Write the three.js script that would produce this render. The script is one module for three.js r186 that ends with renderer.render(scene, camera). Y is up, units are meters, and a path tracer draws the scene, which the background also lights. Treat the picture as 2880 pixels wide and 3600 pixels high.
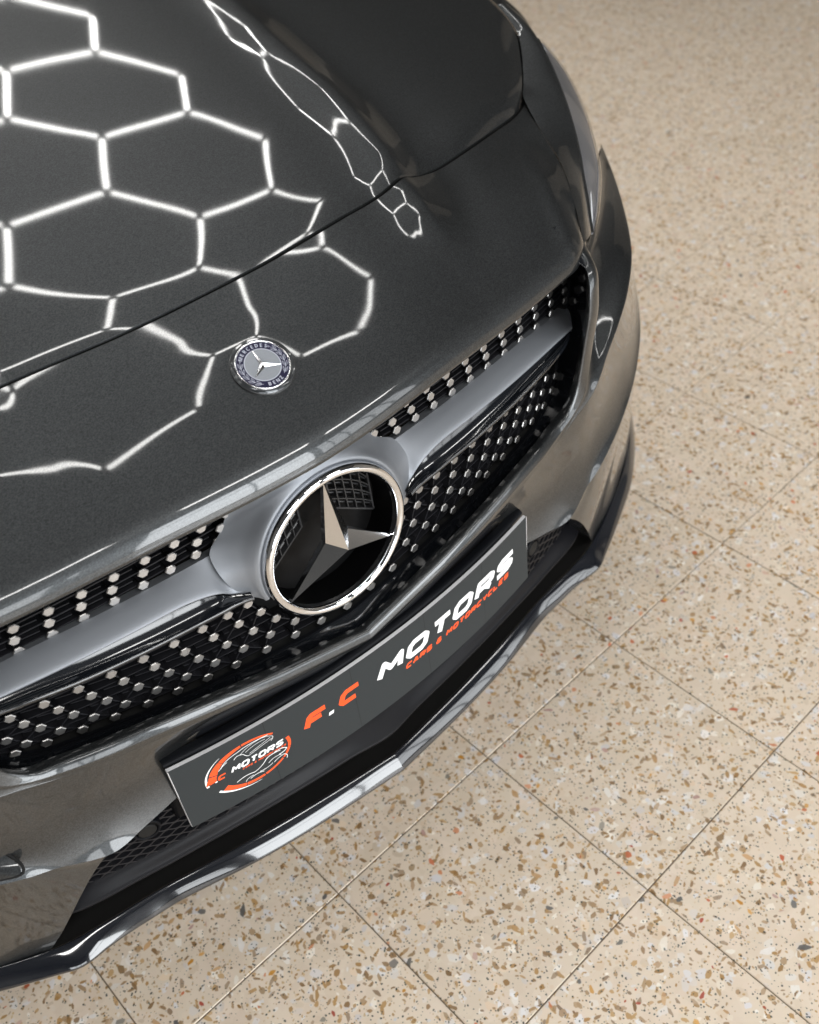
import * as THREE from 'three';
import { mergeGeometries } from 'three/addons/utils/BufferGeometryUtils.js';
import { RoundedBoxGeometry } from 'three/addons/geometries/RoundedBoxGeometry.js';
import { RectAreaLightUniformsLib } from 'three/addons/lights/RectAreaLightUniformsLib.js';

// ---------------------------------------------------------------- camera, exposure
const scene = new THREE.Scene();
const camera = new THREE.PerspectiveCamera(51.452, 0.8, 0.05, 60);
camera.position.set(-0.39208, 1.40305, 0.66005);
camera.up.set(0.50462, 0.70704, -0.49543);
camera.lookAt(-0.39208 + 0.41671, 1.40305 - 0.70205, 0.66005 - 0.57747);
camera.focus = 1.14;
camera.userData.fStop = 5.0;
scene.add(camera);
const renderer = new THREE.WebGLRenderer({ antialias: true });
renderer.setSize(819, 1024);
renderer.toneMapping = THREE.LinearToneMapping;
renderer.toneMappingExposure = 1.5;
renderer.shadowMap.enabled = true;
RectAreaLightUniformsLib.init();
scene.background = new THREE.Color(0x000000);

// ---------------------------------------------------------------- light levels (the lamps themselves are built with their fittings below)
const TUBE = { level: 12, width: 0.030, edge: 0.5245, height: 2.9, x: 1.4435, z: -3.0857, turn: -0.4873 };
const GLASS = { left: 3.5, middle: 6.5, right: 2.6 };
const FILL_PANEL = { level: 13 };

// ---------------------------------------------------------------- helpers
let seed = 7;
const rnd = () => { seed = (seed + 0x6D2B79F5) | 0; let t = Math.imul(seed ^ (seed >>> 15), 1 | seed); t = (t + Math.imul(t ^ (t >>> 7), 61 | t)) ^ t; return ((t ^ (t >>> 14)) >>> 0) / 4294967296; };
const rr = (a, b) => a + (b - a) * rnd();
const V = (x, y, z) => new THREE.Vector3(x, y, z);
const L = (r, g, b) => new THREE.Color().setRGB(r, g, b);
const names = {};
const numbered = (n) => { const k = names[n] = (names[n] ?? -1) + 1; return k ? `${n}_${String(k).padStart(3, '0')}` : n; };
function shade(o) { o.traverse((m) => { if (m.isMesh) { m.castShadow = true; m.receiveShadow = true; } }); return o; }
function thing(name, label, category, group) { const o = new THREE.Group(); o.name = numbered(name); o.userData = { label, category }; if (group) o.userData.group = group; scene.add(o); return o; }
function part(name, geometry, material, parent, label) { const m = new THREE.Mesh(Array.isArray(geometry) ? mergeGeometries(geometry.map(plain)) : geometry, material); m.name = name; if (label) m.userData.label = label; parent.add(m); return m; }
function plain(g) { const h = g.index ? g.toNonIndexed() : g; const r = new THREE.BufferGeometry(); for (const k of ['position', 'normal', 'uv']) if (h.attributes[k]) r.setAttribute(k, h.attributes[k]); if (!r.attributes.uv) r.setAttribute('uv', new THREE.Float32BufferAttribute(new Float32Array(h.attributes.position.count * 2), 2)); return r; }
const box = (x, y, z, w, h, d, r) => { const g = r ? new RoundedBoxGeometry(w, h, d, 2, r) : new THREE.BoxGeometry(w, h, d); g.translate(x, y, z); return g; };
// a bar of rectangular section from a to b; up gives the direction of its height
function bar(a, b, w, h, up = V(0, 1, 0)) {
  const d = b.clone().sub(a), len = d.length(), z = d.normalize(), x = up.clone().cross(z).normalize(), y = z.clone().cross(x);
  return new THREE.BoxGeometry(w, h, len).applyMatrix4(new THREE.Matrix4().makeBasis(x, y, z).setPosition(a.clone().add(b).multiplyScalar(0.5)));
}
// smooth surface through a grid of points: rows[r][c] = [x, y, z]
function tangents(P, t) {
  const n = P.length;
  return P.map((p, i) => {
    if (n === 2) return P[1].clone().sub(P[0]).divideScalar(t[1] - t[0]);
    const slope = (k) => P[k + 1].clone().sub(P[k]).divideScalar(t[k + 1] - t[k]);
    if (i === 0) { const a = slope(0), b = slope(1), h0 = t[1] - t[0], h1 = t[2] - t[1]; return a.clone().add(a.sub(b).multiplyScalar(h0 / (h0 + h1))); }
    if (i === n - 1) { const a = slope(n - 2), b = slope(n - 3), h0 = t[n - 1] - t[n - 2], h1 = t[n - 2] - t[n - 3]; return a.clone().add(a.sub(b).multiplyScalar(h0 / (h0 + h1))); }
    const h0 = t[i] - t[i - 1], h1 = t[i + 1] - t[i];
    return slope(i - 1).multiplyScalar(h1 / (h0 + h1)).add(slope(i).multiplyScalar(h0 / (h0 + h1)));
  });
}
function spline(P, t, at) {
  const T = tangents(P, t);
  return at.map((s) => {
    let k = 0; while (k < t.length - 2 && s > t[k + 1]) k++;
    const h = t[k + 1] - t[k], u = (s - t[k]) / h, u2 = u * u, u3 = u2 * u;
    return P[k].clone().multiplyScalar(2 * u3 - 3 * u2 + 1).addScaledVector(T[k], (u3 - 2 * u2 + u) * h).addScaledVector(P[k + 1], -2 * u3 + 3 * u2).addScaledVector(T[k + 1], (u3 - u2) * h);
  });
}
function knots(lines) {
  const n = lines[0].length, t = [0];
  for (let i = 1; i < n; i++) { let s = 0; for (const l of lines) s += Math.sqrt(l[i].distanceTo(l[i - 1])); t.push(t[i - 1] + Math.max(s / lines.length, 1e-4)); }
  return t;
}
const samples = (t, n) => { const o = [t[0]]; for (let i = 1; i < t.length; i++) for (let k = 1; k <= n; k++) o.push(t[i - 1] + (t[i] - t[i - 1]) * k / n); return o; };
function surface(rows, { nu = 8, nv = 6, mirror = false, creases = [], flip = false } = {}) {
  let G = rows.map((r) => r.map((p) => (p.isVector3 ? p.clone() : V(...p))));
  if (mirror) G = G.map((r) => [...r.slice(Math.abs(r[0].x) < 1e-6 ? 1 : 0).map((p) => V(-p.x, p.y, p.z)).reverse(), ...r]);
  const tc = knots(G), su = samples(tc, nu);
  const fine = G.map((r) => spline(r, tc, su));
  const cuts = [0, ...creases, rows.length - 1], geos = [];
  for (let s = 0; s + 1 < cuts.length; s++) {
    const block = fine.slice(cuts[s], cuts[s + 1] + 1);
    const cols = su.map((_, i) => block.map((r) => r[i]));
    const tv = knots(cols), sv = samples(tv, nv);
    const dense = cols.map((c) => spline(c, tv, sv));
    const W = su.length, H = sv.length, pos = [], uv = [], idx = [];
    for (let j = 0; j < H; j++) for (let i = 0; i < W; i++) { const p = dense[i][j]; pos.push(p.x, p.y, p.z); uv.push(p.x + p.z * 0.3, p.z - p.y); }
    for (let j = 0; j + 1 < H; j++) for (let i = 0; i + 1 < W; i++) { const a = j * W + i, b = a + 1, c = a + W, d = c + 1; if (flip) idx.push(a, c, b, b, c, d); else idx.push(a, b, c, b, d, c); }
    const g = new THREE.BufferGeometry();
    g.setAttribute('position', new THREE.Float32BufferAttribute(pos, 3)); g.setAttribute('uv', new THREE.Float32BufferAttribute(uv, 2)); g.setIndex(idx); g.computeVertexNormals();
    geos.push(g);
  }
  return geos.length > 1 ? mergeGeometries(geos) : geos[0];
}
// the same surface on both sides of the car with its own edge at the middle
function pair(rows, o = {}) {
  const a = surface(rows, o), b = surface(rows.map((r) => r.map((p) => [-p[0], p[1], p[2]])), { ...o, flip: !o.flip });
  return mergeGeometries([a, b]);
}
const mirrored = (g) => { const h = plain(g).clone(); h.applyMatrix4(new THREE.Matrix4().makeScale(-1, 1, 1)); const p = h.attributes; for (const k in p) { const s = p[k].itemSize, a = p[k].array; for (let i = 0; i < a.length; i += 3 * s) for (let j = 0; j < s; j++) { const q = a[i + s + j]; a[i + s + j] = a[i + 2 * s + j]; a[i + 2 * s + j] = q; } } return h; };
const lerp = (a, b, t) => a + (b - a) * t;
const table = (T) => (x) => { if (x <= T[0][0]) return T[0][1]; for (let i = 1; i < T.length; i++) if (x <= T[i][0]) return lerp(T[i - 1][1], T[i][1], (x - T[i - 1][0]) / (T[i][0] - T[i - 1][0])); return T[T.length - 1][1]; };
function canvasTexture(w, h, draw, srgb = true) { const c = document.createElement('canvas'); c.width = w; c.height = h; draw(c.getContext('2d'), w, h); const t = new THREE.CanvasTexture(c); if (srgb) t.colorSpace = THREE.SRGBColorSpace; t.anisotropy = 8; return t; }
function noiseTexture(n, f) { const d = new Uint8Array(n * n * 4); for (let y = 0; y < n; y++) for (let x = 0; x < n; x++) { const v = f(x, y), i = 4 * (y * n + x); d[i] = d[i + 1] = d[i + 2] = Math.max(0, Math.min(255, v * 255)); d[i + 3] = 255; } const t = new THREE.DataTexture(d, n, n); t.wrapS = t.wrapT = THREE.RepeatWrapping; t.magFilter = THREE.LinearFilter; t.minFilter = THREE.LinearFilter; t.needsUpdate = true; return t; }
const grainMap = noiseTexture(256, () => rnd());

// ---------------------------------------------------------------- materials
const std = (o) => new THREE.MeshStandardMaterial(o), phys = (o) => new THREE.MeshPhysicalMaterial(o);
const flake = noiseTexture(256, () => 0.45 + 0.55 * rnd()); flake.repeat.set(4, 4);
const M = {
  paint: phys({ name: 'grey metallic paint', color: L(0.060, 0.064, 0.067), metalness: 0.85, roughness: 0.4, map: flake, clearcoat: 1, clearcoatRoughness: 0.045 }),
  silver: phys({ name: 'satin silver paint', color: L(0.27, 0.285, 0.31), metalness: 0.75, roughness: 0.6 }),
  gloss: phys({ name: 'gloss black', color: L(0.006, 0.007, 0.009), roughness: 0.12, clearcoat: 0.6, clearcoatRoughness: 0.04 }),
  black: phys({ name: 'black plastic', color: L(0.004, 0.0045, 0.006), roughness: 0.5, specularIntensity: 0.22 }),
  fin: phys({ name: 'grille plastic', color: L(0.012, 0.012, 0.014), roughness: 0.36, specularIntensity: 0.5 }),
  ledge: phys({ name: 'black trim', color: L(0.006, 0.006, 0.0075), roughness: 0.42, specularIntensity: 0.3 }),
  dish: phys({ name: 'dull black', color: L(0.002, 0.002, 0.0022), roughness: 0.35, specularIntensity: 0.25 }),
  lattice: phys({ name: 'grey plastic', color: L(0.022, 0.022, 0.023), roughness: 0.4 }),
  matt: std({ name: 'matt black', color: L(0.008, 0.008, 0.009), roughness: 0.75 }),
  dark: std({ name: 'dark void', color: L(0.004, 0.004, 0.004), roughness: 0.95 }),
  chrome: std({ name: 'chrome', color: L(0.82, 0.83, 0.85), metalness: 1, roughness: 0.05 }),
  starChrome: std({ name: 'worn chrome', color: L(0.80, 0.81, 0.83), metalness: 1, roughness: 0.16 }),
  stud: std({ name: 'satin chrome', color: L(0.42, 0.41, 0.40), metalness: 1, roughness: 0.4 }),
  lens: phys({ name: 'clear lens', color: L(1, 1, 1), transmission: 1, roughness: 0.02, thickness: 0, ior: 1.5 }),
};
const GRILLE = {}, FOLD = .009;

// ---------------------------------------------------------------- floor: terrazzo tiles, 300 mm square
const ORIGIN = V(-0.1190, 0, 0.0057), YAW = 6.23474, TILE = 0.3;
const E1 = V(Math.cos(YAW), 0, Math.sin(YAW)), E2 = V(-Math.sin(YAW), 0, Math.cos(YAW));
function chip(g, x, y, r, long) {
  const n = 5 + Math.floor(rnd() * 4), turn = rr(0, 6.3), c = Math.cos(turn), s = Math.sin(turn);
  g.beginPath();
  for (let k = 0; k < n; k++) { const a = (k + rr(-0.3, 0.3)) / n * 6.2832, q = r * rr(0.72, 1.12), px = Math.cos(a) * q * long, py = Math.sin(a) * q / long; const X = x + px * c - py * s, Y = y + px * s + py * c; k ? g.lineTo(X, Y) : g.moveTo(X, Y); }
  g.closePath(); g.fill();
}
const css = (r, g, b, a = 1) => `rgba(${Math.round(r)},${Math.round(g)},${Math.round(b)},${a})`;
function terrazzo(g, n) {
  const mm = n / 300;
  const b0 = rr(-5, 5);
  g.fillStyle = css(219 + b0, 203 + b0, 183 + b0); g.fillRect(0, 0, n, n);
  for (let k = 0; k < 260; k++) { const t = rr(-9, 9); g.fillStyle = css(218 + t, 201 + t, 181 + t * 1.2, 0.35); chip(g, rr(0, n), rr(0, n), rr(6, 26) * mm, 1.2); }
  const put = (count, lo, hi, tint, alpha = [0.8, 1], long = 1.5) => { for (let k = 0; k < count; k++) { const [r, gg, b] = tint(); const t = rr(-12, 12); g.fillStyle = css(r + t, gg + t, b + t, rr(...alpha)); const e = Math.pow(rnd(), 1.8); chip(g, rr(-4, n + 4), rr(-4, n + 4), lerp(lo, hi, e) * mm, rr(1, long)); } };
  const pick = (...a) => () => a[Math.floor(rnd() * a.length)];
  put(150, 2.5, 8.5, pick([226, 214, 196], [214, 203, 192], [220, 196, 168], [208, 190, 168]), [0.5, 0.9]);
  put(190, 2.4, 9, pick([232, 228, 224], [222, 220, 222], [210, 208, 212], [236, 228, 216]), [0.4, 0.85]);
  put(700, 0.8, 2.2, pick([190, 158, 112], [176, 142, 96], [160, 128, 88], [200, 172, 132]), [0.6, 1]);
  put(420, 1.7, 5.2, pick([172, 134, 84], [152, 116, 70], [182, 146, 98], [138, 108, 74], [164, 134, 98], [150, 128, 104]), [0.75, 1], 1.8);
  put(60, 2.4, 6.5, pick([190, 152, 108], [150, 124, 92], [178, 150, 120]), [0.7, 1], 1.8);
  put(1200, 0.55, 1.6, pick([44, 50, 46], [30, 36, 36], [66, 66, 58], [52, 60, 54]), [0.75, 1], 1.25);
  put(260, 0.3, 0.8, pick([110, 96, 74], [92, 84, 70]), [0.6, 1], 1.25);
  put(12, 1.6, 5.6, pick([176, 84, 52], [196, 108, 70], [168, 72, 54], [208, 142, 104]), [0.8, 1], 1.7);
  put(9, 1.6, 4.5, pick([198, 140, 56], [206, 154, 84]), [0.8, 1], 1.5);
  put(7, 1.8, 6.5, pick([196, 160, 146], [206, 170, 150], [176, 140, 132]), [0.6, 0.9], 1.8);
  put(5, 2.2, 6.5, pick([122, 118, 112], [140, 134, 124], [96, 94, 92]), [0.8, 1], 1.6);
}
const tileMats = [];
for (let k = 0; k < 30; k++) {
  const n = 512, map = canvasTexture(n, n, (g) => terrazzo(g, n));
  tileMats.push(std({ name: 'terrazzo', map, roughness: 0.34 }));
}
function tileGeometry(turn) {
  const h = TILE / 2 - 0.0009, b = 0.0008, pos = [], uv = [], idx = [];
  const ring = (s, y) => [[-s, y, -s], [s, y, -s], [s, y, s], [-s, y, s]];
  const top = ring(h - b, 0), edge = ring(h, -b), low = ring(h, -0.008);
  const U = (p) => { let u = p[0] / TILE + 0.5, v = p[2] / TILE + 0.5; for (let k = 0; k < turn; k++) [u, v] = [v, 1 - u]; return [u, v]; };
  const quad = (a, c, d, e) => { const o = pos.length / 3; for (const p of [a, c, d, e]) { pos.push(...p); uv.push(...U(p)); } idx.push(o, o + 2, o + 1, o, o + 3, o + 2); };
  quad(...top);
  for (let k = 0; k < 4; k++) { const m = (k + 1) % 4; quad(edge[k], edge[m], top[m], top[k]); quad(low[k], low[m], edge[m], edge[k]); }
  const g = new THREE.BufferGeometry(); g.setAttribute('position', new THREE.Float32BufferAttribute(pos, 3)); g.setAttribute('uv', new THREE.Float32BufferAttribute(uv, 2)); g.setIndex(idx);
  return g.toNonIndexed();
}
const tileGeos = [0, 1, 2, 3].map(tileGeometry); tileGeos.forEach((g) => g.computeVertexNormals());
const floor = new THREE.Group(); floor.name = 'floor'; floor.userData.kind = 'structure'; scene.add(floor);
const A0 = -4, A1 = 14, B0 = -10, B1 = 4;
for (let a = A0; a < A1; a++) for (let b = B0; b < B1; b++) {
  const t = new THREE.Mesh(tileGeos[Math.floor(rnd() * 4)], tileMats[Math.floor(rnd() * tileMats.length)]);
  t.name = numbered('tile');
  t.position.copy(ORIGIN).addScaledVector(E1, (a + 0.5) * TILE).addScaledVector(E2, (b + 0.5) * TILE); t.position.y = rr(-0.0004, 0.0002);
  t.rotation.set(rr(-0.0006, 0.0006), -YAW, rr(-0.0006, 0.0006), 'YXZ');
  floor.add(t);
}
// grout bed below the tiles and the same floor going on around them
const grout = part('grout', new THREE.BoxGeometry((A1 - A0) * TILE, 0.01, (B1 - B0) * TILE), std({ color: L(0.20, 0.155, 0.11), roughness: 0.9 }), floor);
grout.position.copy(ORIGIN).addScaledVector(E1, (A0 + A1) / 2 * TILE).addScaledVector(E2, (B0 + B1) / 2 * TILE); grout.position.y = -0.0072; grout.rotation.y = -YAW;
{
  const map = canvasTexture(2048, 2048, (g, n) => { for (let i = 0; i < 4; i++) for (let j = 0; j < 4; j++) { g.save(); g.beginPath(); g.rect(i * 512, j * 512, 512, 512); g.clip(); g.translate(i * 512, j * 512); terrazzo(g, 512); g.restore(); } g.strokeStyle = 'rgba(120,104,84,0.8)'; g.lineWidth = 2.5; for (let i = 0; i < 4; i++) { g.beginPath(); g.moveTo(i * 512 + 1, 0); g.lineTo(i * 512 + 1, n); g.moveTo(0, i * 512 + 1); g.lineTo(n, i * 512 + 1); g.stroke(); } });
  map.wrapS = map.wrapT = THREE.RepeatWrapping;
  const far = std({ name: 'terrazzo beyond', map, roughness: 0.34 });
  const x0 = A0 * TILE, x1 = A1 * TILE, z0 = B0 * TILE, z1 = B1 * TILE, X0 = -6, X1 = 8, Z0 = -9, Z1 = 7, g = [];
  for (const [a, b, c, d] of [[X0, X1, Z0, z0], [X0, X1, z1, Z1], [X0, x0, z0, z1], [x1, X1, z0, z1]]) {
    const q = new THREE.PlaneGeometry(b - a, d - c); q.rotateX(-Math.PI / 2); q.translate((a + b) / 2, 0, (c + d) / 2);
    const p = q.attributes.position, uv = q.attributes.uv; for (let i = 0; i < p.count; i++) uv.setXY(i, p.getX(i) / 1.2, p.getZ(i) / 1.2);
    g.push(q);
  }
  const o = part('outer_floor', g, far, floor); o.userData.kind = 'stuff'; o.position.copy(ORIGIN); o.position.y = -0.0003; o.rotation.y = -YAW;
}

// ---------------------------------------------------------------- the hall round the car, as far as the paint and the chrome mirror it
const HALL = { x0: -5, x1: 6.5, z0: -8, z1: 5.2, h: 3.8 };
const struct = (name, g, m) => { const o = part(name, g, m, scene); o.userData.kind = 'structure'; return o; };
const wallMat = std({ name: 'painted wall', color: L(0.13, 0.127, 0.122), roughness: 0.85, bumpMap: grainMap, bumpScale: 0.0006 });
const ceilMat = std({ name: 'dark ceiling', color: L(0.055, 0.057, 0.06), roughness: 0.9 });
struct('ceiling', box((HALL.x0 + HALL.x1) / 2, HALL.h + 0.1, (HALL.z0 + HALL.z1) / 2, HALL.x1 - HALL.x0 + 0.6, 0.2, HALL.z1 - HALL.z0 + 0.6), ceilMat);
struct('wall_back', box((HALL.x0 + HALL.x1) / 2, HALL.h / 2, HALL.z0 - 0.1, HALL.x1 - HALL.x0 + 0.4, HALL.h, 0.2), wallMat);
const wallRight = struct('wall_right', box(HALL.x1 + 0.1, HALL.h / 2, (HALL.z0 + HALL.z1) / 2, 0.2, HALL.h, HALL.z1 - HALL.z0), wallMat);
for (const z of [-6.2, -4.0, -1.7, 0.6, 2.9]) part('pilaster', box(HALL.x1 - 0.12, HALL.h / 2, z, 0.24, HALL.h, 0.9), std({ name: 'beige pilaster', color: L(0.42, 0.38, 0.33), roughness: 0.8 }), wallRight);
// shop front: three glazed bays that let the daylight in
const BAYS = [[-4.7, -1.35, 0.25, 2.15], [-1.05, 1.75, 0.06, 3.5], [2.0, 5.4, 0.25, 3.2]];
{
  const g = [], z = HALL.z1 + 0.1; let x = HALL.x0 - 0.2;
  for (const [a, b, y0, y1] of BAYS) { g.push(box((x + a) / 2, HALL.h / 2, z, a - x, HALL.h, 0.2), box((a + b) / 2, y0 / 2, z, b - a, y0, 0.2), box((a + b) / 2, (y1 + HALL.h) / 2, z, b - a, HALL.h - y1, 0.2)); x = b; }
  g.push(box((x + HALL.x1 + 0.2) / 2, HALL.h / 2, z, HALL.x1 + 0.2 - x, HALL.h, 0.2));
  struct('wall_front', g, wallMat);
}
struct('wall_left', box(HALL.x0 - 0.1, HALL.h / 2, (HALL.z0 + HALL.z1) / 2, 0.2, HALL.h, HALL.z1 - HALL.z0), wallMat);
const frameMat = std({ name: 'dark window frame', color: L(0.02, 0.02, 0.022), roughness: 0.5 });
const glaze = ([a, b, y0, y1], label, level) => {
  const w = thing('shop_window', label, 'window');
  w.position.set((a + b) / 2, (y0 + y1) / 2, HALL.z1);
  const W = b - a, H = y1 - y0, pane = std({ name: 'daylight pane', color: L(0.3, 0.3, 0.3), roughness: 0.2, emissive: L(0.93, 0.97, 1.0), emissiveIntensity: 0.4 });
  part('window_pane', new THREE.BoxGeometry(W, H, 0.02), pane, w).position.z = 0.09;
  const t = 0.06;
  for (const s of [-1, 1]) { part('frame', box(s * (W - t) / 2, 0, -0.03, t, H, 0.06), frameMat, w); part('frame', box(0, s * (H - t) / 2, -0.03, W - 2 * t, t, 0.058), frameMat, w); }
  for (const s of (level === GLASS.right ? [-0.3, -0.1, 0.1, 0.3] : level === GLASS.middle ? [0.02] : [-1 / 6, 1 / 6])) part('mullion', box(s * W, 0, -0.028, 0.05, H - 2 * t, 0.05), frameMat, w);
  part('transom', box(0, H * 0.22, -0.026, W - 2 * t, 0.05, 0.045), frameMat, w);
  const l = new THREE.RectAreaLight(new THREE.Color().setRGB(0.94, 0.975, 1.0), level, W, H); l.name = 'window_daylight'; l.position.z = 0.07; w.add(l);
};
['low shop window left of the car front, daylight behind its panes', 'tall shop door opening straight ahead of the car, bright daylight behind its panes', 'tall shop window right of the car front, daylight behind its panes'].forEach((t, k) => glaze(BAYS[k], t, [GLASS.left, GLASS.middle, GLASS.right][k]));
// added fill lights: made-up ceiling panels brightening the floor ahead of the car
[['left', -1.6], ['middle', 0.5], ['right', 2.6]].forEach(([side, x]) => {
  const w = thing('added_panel_light', `${side} one of three added fill panel lights on the dark ceiling`, 'ceiling light', 'added fill lights over the aisle');
  w.position.set(x, HALL.h - 0.03, 2.3);
  part('panel_frame', [box(0, 0, 0.19, 1.56, 0.05, 0.03), box(0, 0, -0.19, 1.56, 0.05, 0.03), box(0.765, 0, 0, 0.03, 0.05, 0.35), box(-0.765, 0, 0, 0.03, 0.05, 0.35)], std({ name: 'white frame', color: L(0.6, 0.6, 0.6), roughness: 0.5 }), w);
  part('diffuser', box(0, 0.005, 0, 1.5, 0.02, 0.35), std({ name: 'lit diffuser', color: L(0.8, 0.8, 0.8), emissive: L(1, 0.99, 0.97), emissiveIntensity: 1.5, roughness: 0.5 }), w);
  const l = new THREE.RectAreaLight(new THREE.Color().setRGB(1, 0.985, 0.96), FILL_PANEL.level, 1.5, 0.35); l.name = 'fill_panel_lamp'; l.position.y = -0.012; l.rotation.x = -Math.PI / 2; w.add(l);
});
// hexagon tube lights under the ceiling
{
  const lamp = thing('hexagon_tube_light', 'honeycomb grid of white tube lights under the dark ceiling above the bonnet', 'ceiling light');
  lamp.position.set(TUBE.x, TUBE.height, TUBE.z); lamp.rotation.y = TUBE.turn;
  const a = TUBE.edge, glow = std({ name: 'lit tube', color: L(0.9, 0.9, 0.9), emissive: L(1, 0.99, 0.96), emissiveIntensity: 2.5, roughness: 0.4 });
  const tubeGeo = new THREE.CylinderGeometry(TUBE.width / 2, TUBE.width / 2, a - 0.05, 8, 1, true); tubeGeo.rotateZ(Math.PI / 2);
  const joinGeo = new THREE.CylinderGeometry(0.022, 0.022, 0.03, 12), joinMat = std({ name: 'white clip', color: L(0.35, 0.35, 0.35), roughness: 0.5 });
  const seen = new Set(), key = (x, z) => `${Math.round(x * 100)},${Math.round(z * 100)}`;
  // a rectangular field of cells, five columns along the car
  const cells = []; for (let n = 0; n < 5; n++) for (let p = -2; p <= 3; p++) cells.push([n, p - (n % 2) * 0.5]);
  for (const [n_, p_] of cells) {
    const P = p_ * Math.sqrt(3), N = n_ * 1.5, cx = a * (P * 0.5 - N * Math.sqrt(3) / 2), cz = a * (P * Math.sqrt(3) / 2 + N * 0.5), v = [];
    for (let k = 0; k < 6; k++) { const t = Math.PI / 6 + k * Math.PI / 3; v.push([cx + a * Math.cos(t), cz + a * Math.sin(t)]); }
    for (let k = 0; k < 6; k++) {
      const p = v[k], n = v[(k + 1) % 6], mx = (p[0] + n[0]) / 2, mz = (p[1] + n[1]) / 2;
      if (!seen.has(key(...p))) { seen.add(key(...p)); const j = part('tube_clip', joinGeo, joinMat, lamp); j.position.set(p[0], 0.004, p[1]); }
      if (seen.has('e' + key(mx, mz))) continue; seen.add('e' + key(mx, mz));
      const ang = -Math.atan2(n[1] - p[1], n[0] - p[0]);
      const t = part('light_tube', tubeGeo, glow, lamp); t.position.set(mx, 0, mz); t.rotation.y = ang;
      const l = new THREE.RectAreaLight(new THREE.Color().setRGB(1, 0.99, 0.96), TUBE.level, a - 0.05, TUBE.width); l.name = 'tube_lamp';
      l.position.set(mx, -TUBE.width / 2 - 0.002, mz); l.rotation.set(-Math.PI / 2, ang, 0, 'YXZ'); lamp.add(l);
    }
  }
}

// ---------------------------------------------------------------- the car (x to its left, z forward, numbers in metres)
const car = thing('parked_car', 'dark grey metallic coupe parked nose forward with black trade plate and diamond grille', 'car');
const PI = Math.PI;
// shut line between bonnet and nose, then along the wing
const S = [[0, .8325, -.1882], [.045, .8315, -.1893], [.09, .8298, -.1942], [.1535, .8272, -.2048], [.2115, .8237, -.2160], [.249, .8195, -.2235], [.273, .8168, -.2282], [.301, .8136, -.2372], [.338, .8102, -.2446], [.376, .8083, -.2530], [.428, .8043, -.2650], [.4875, .7998, -.2822], [.531, .7966, -.2946], [.559, .7950, -.3054], [.5775, .7945, -.3195]];
const SIDE = [[.5775, .7945, -.3195], [.6005, .797, -.343], [.6445, .805, -.389], [.693, .815, -.449], [.718, .829, -.514], [.745, .853, -.66], [.775, .885, -.9], [.808, .92, -1.25]];
const XS = .5775;
const Sy = table(S.map((p) => [p[0], p[1]])), Sz = table(S.map((p) => [p[0], p[2]]));

// nose panel: lip over the grille, rolling up to the shut line
const yc = table([[-1.25, .983], [-1.0, .959], [-.75, .9314], [-.65, .9189], [-.55, .9054], [-.45, .8897], [-.35, .8714], [-.28, .8563], [-.22, .8413], [-.1885, .8325], [-.15, .8184], [-.12, .8060], [-.0955, .7938], [-.075, .7824], [-.052, .7694], [-.035, .7596], [-.020, .7509], [-.008, .7438], [.01, .733]]);
const xc = table([[-1.25, .45], [-.95, .41], [-.695, .375], [-.531, .348], [-.414, .336], [-.345, .326], [-.236, .300]]);
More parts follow.
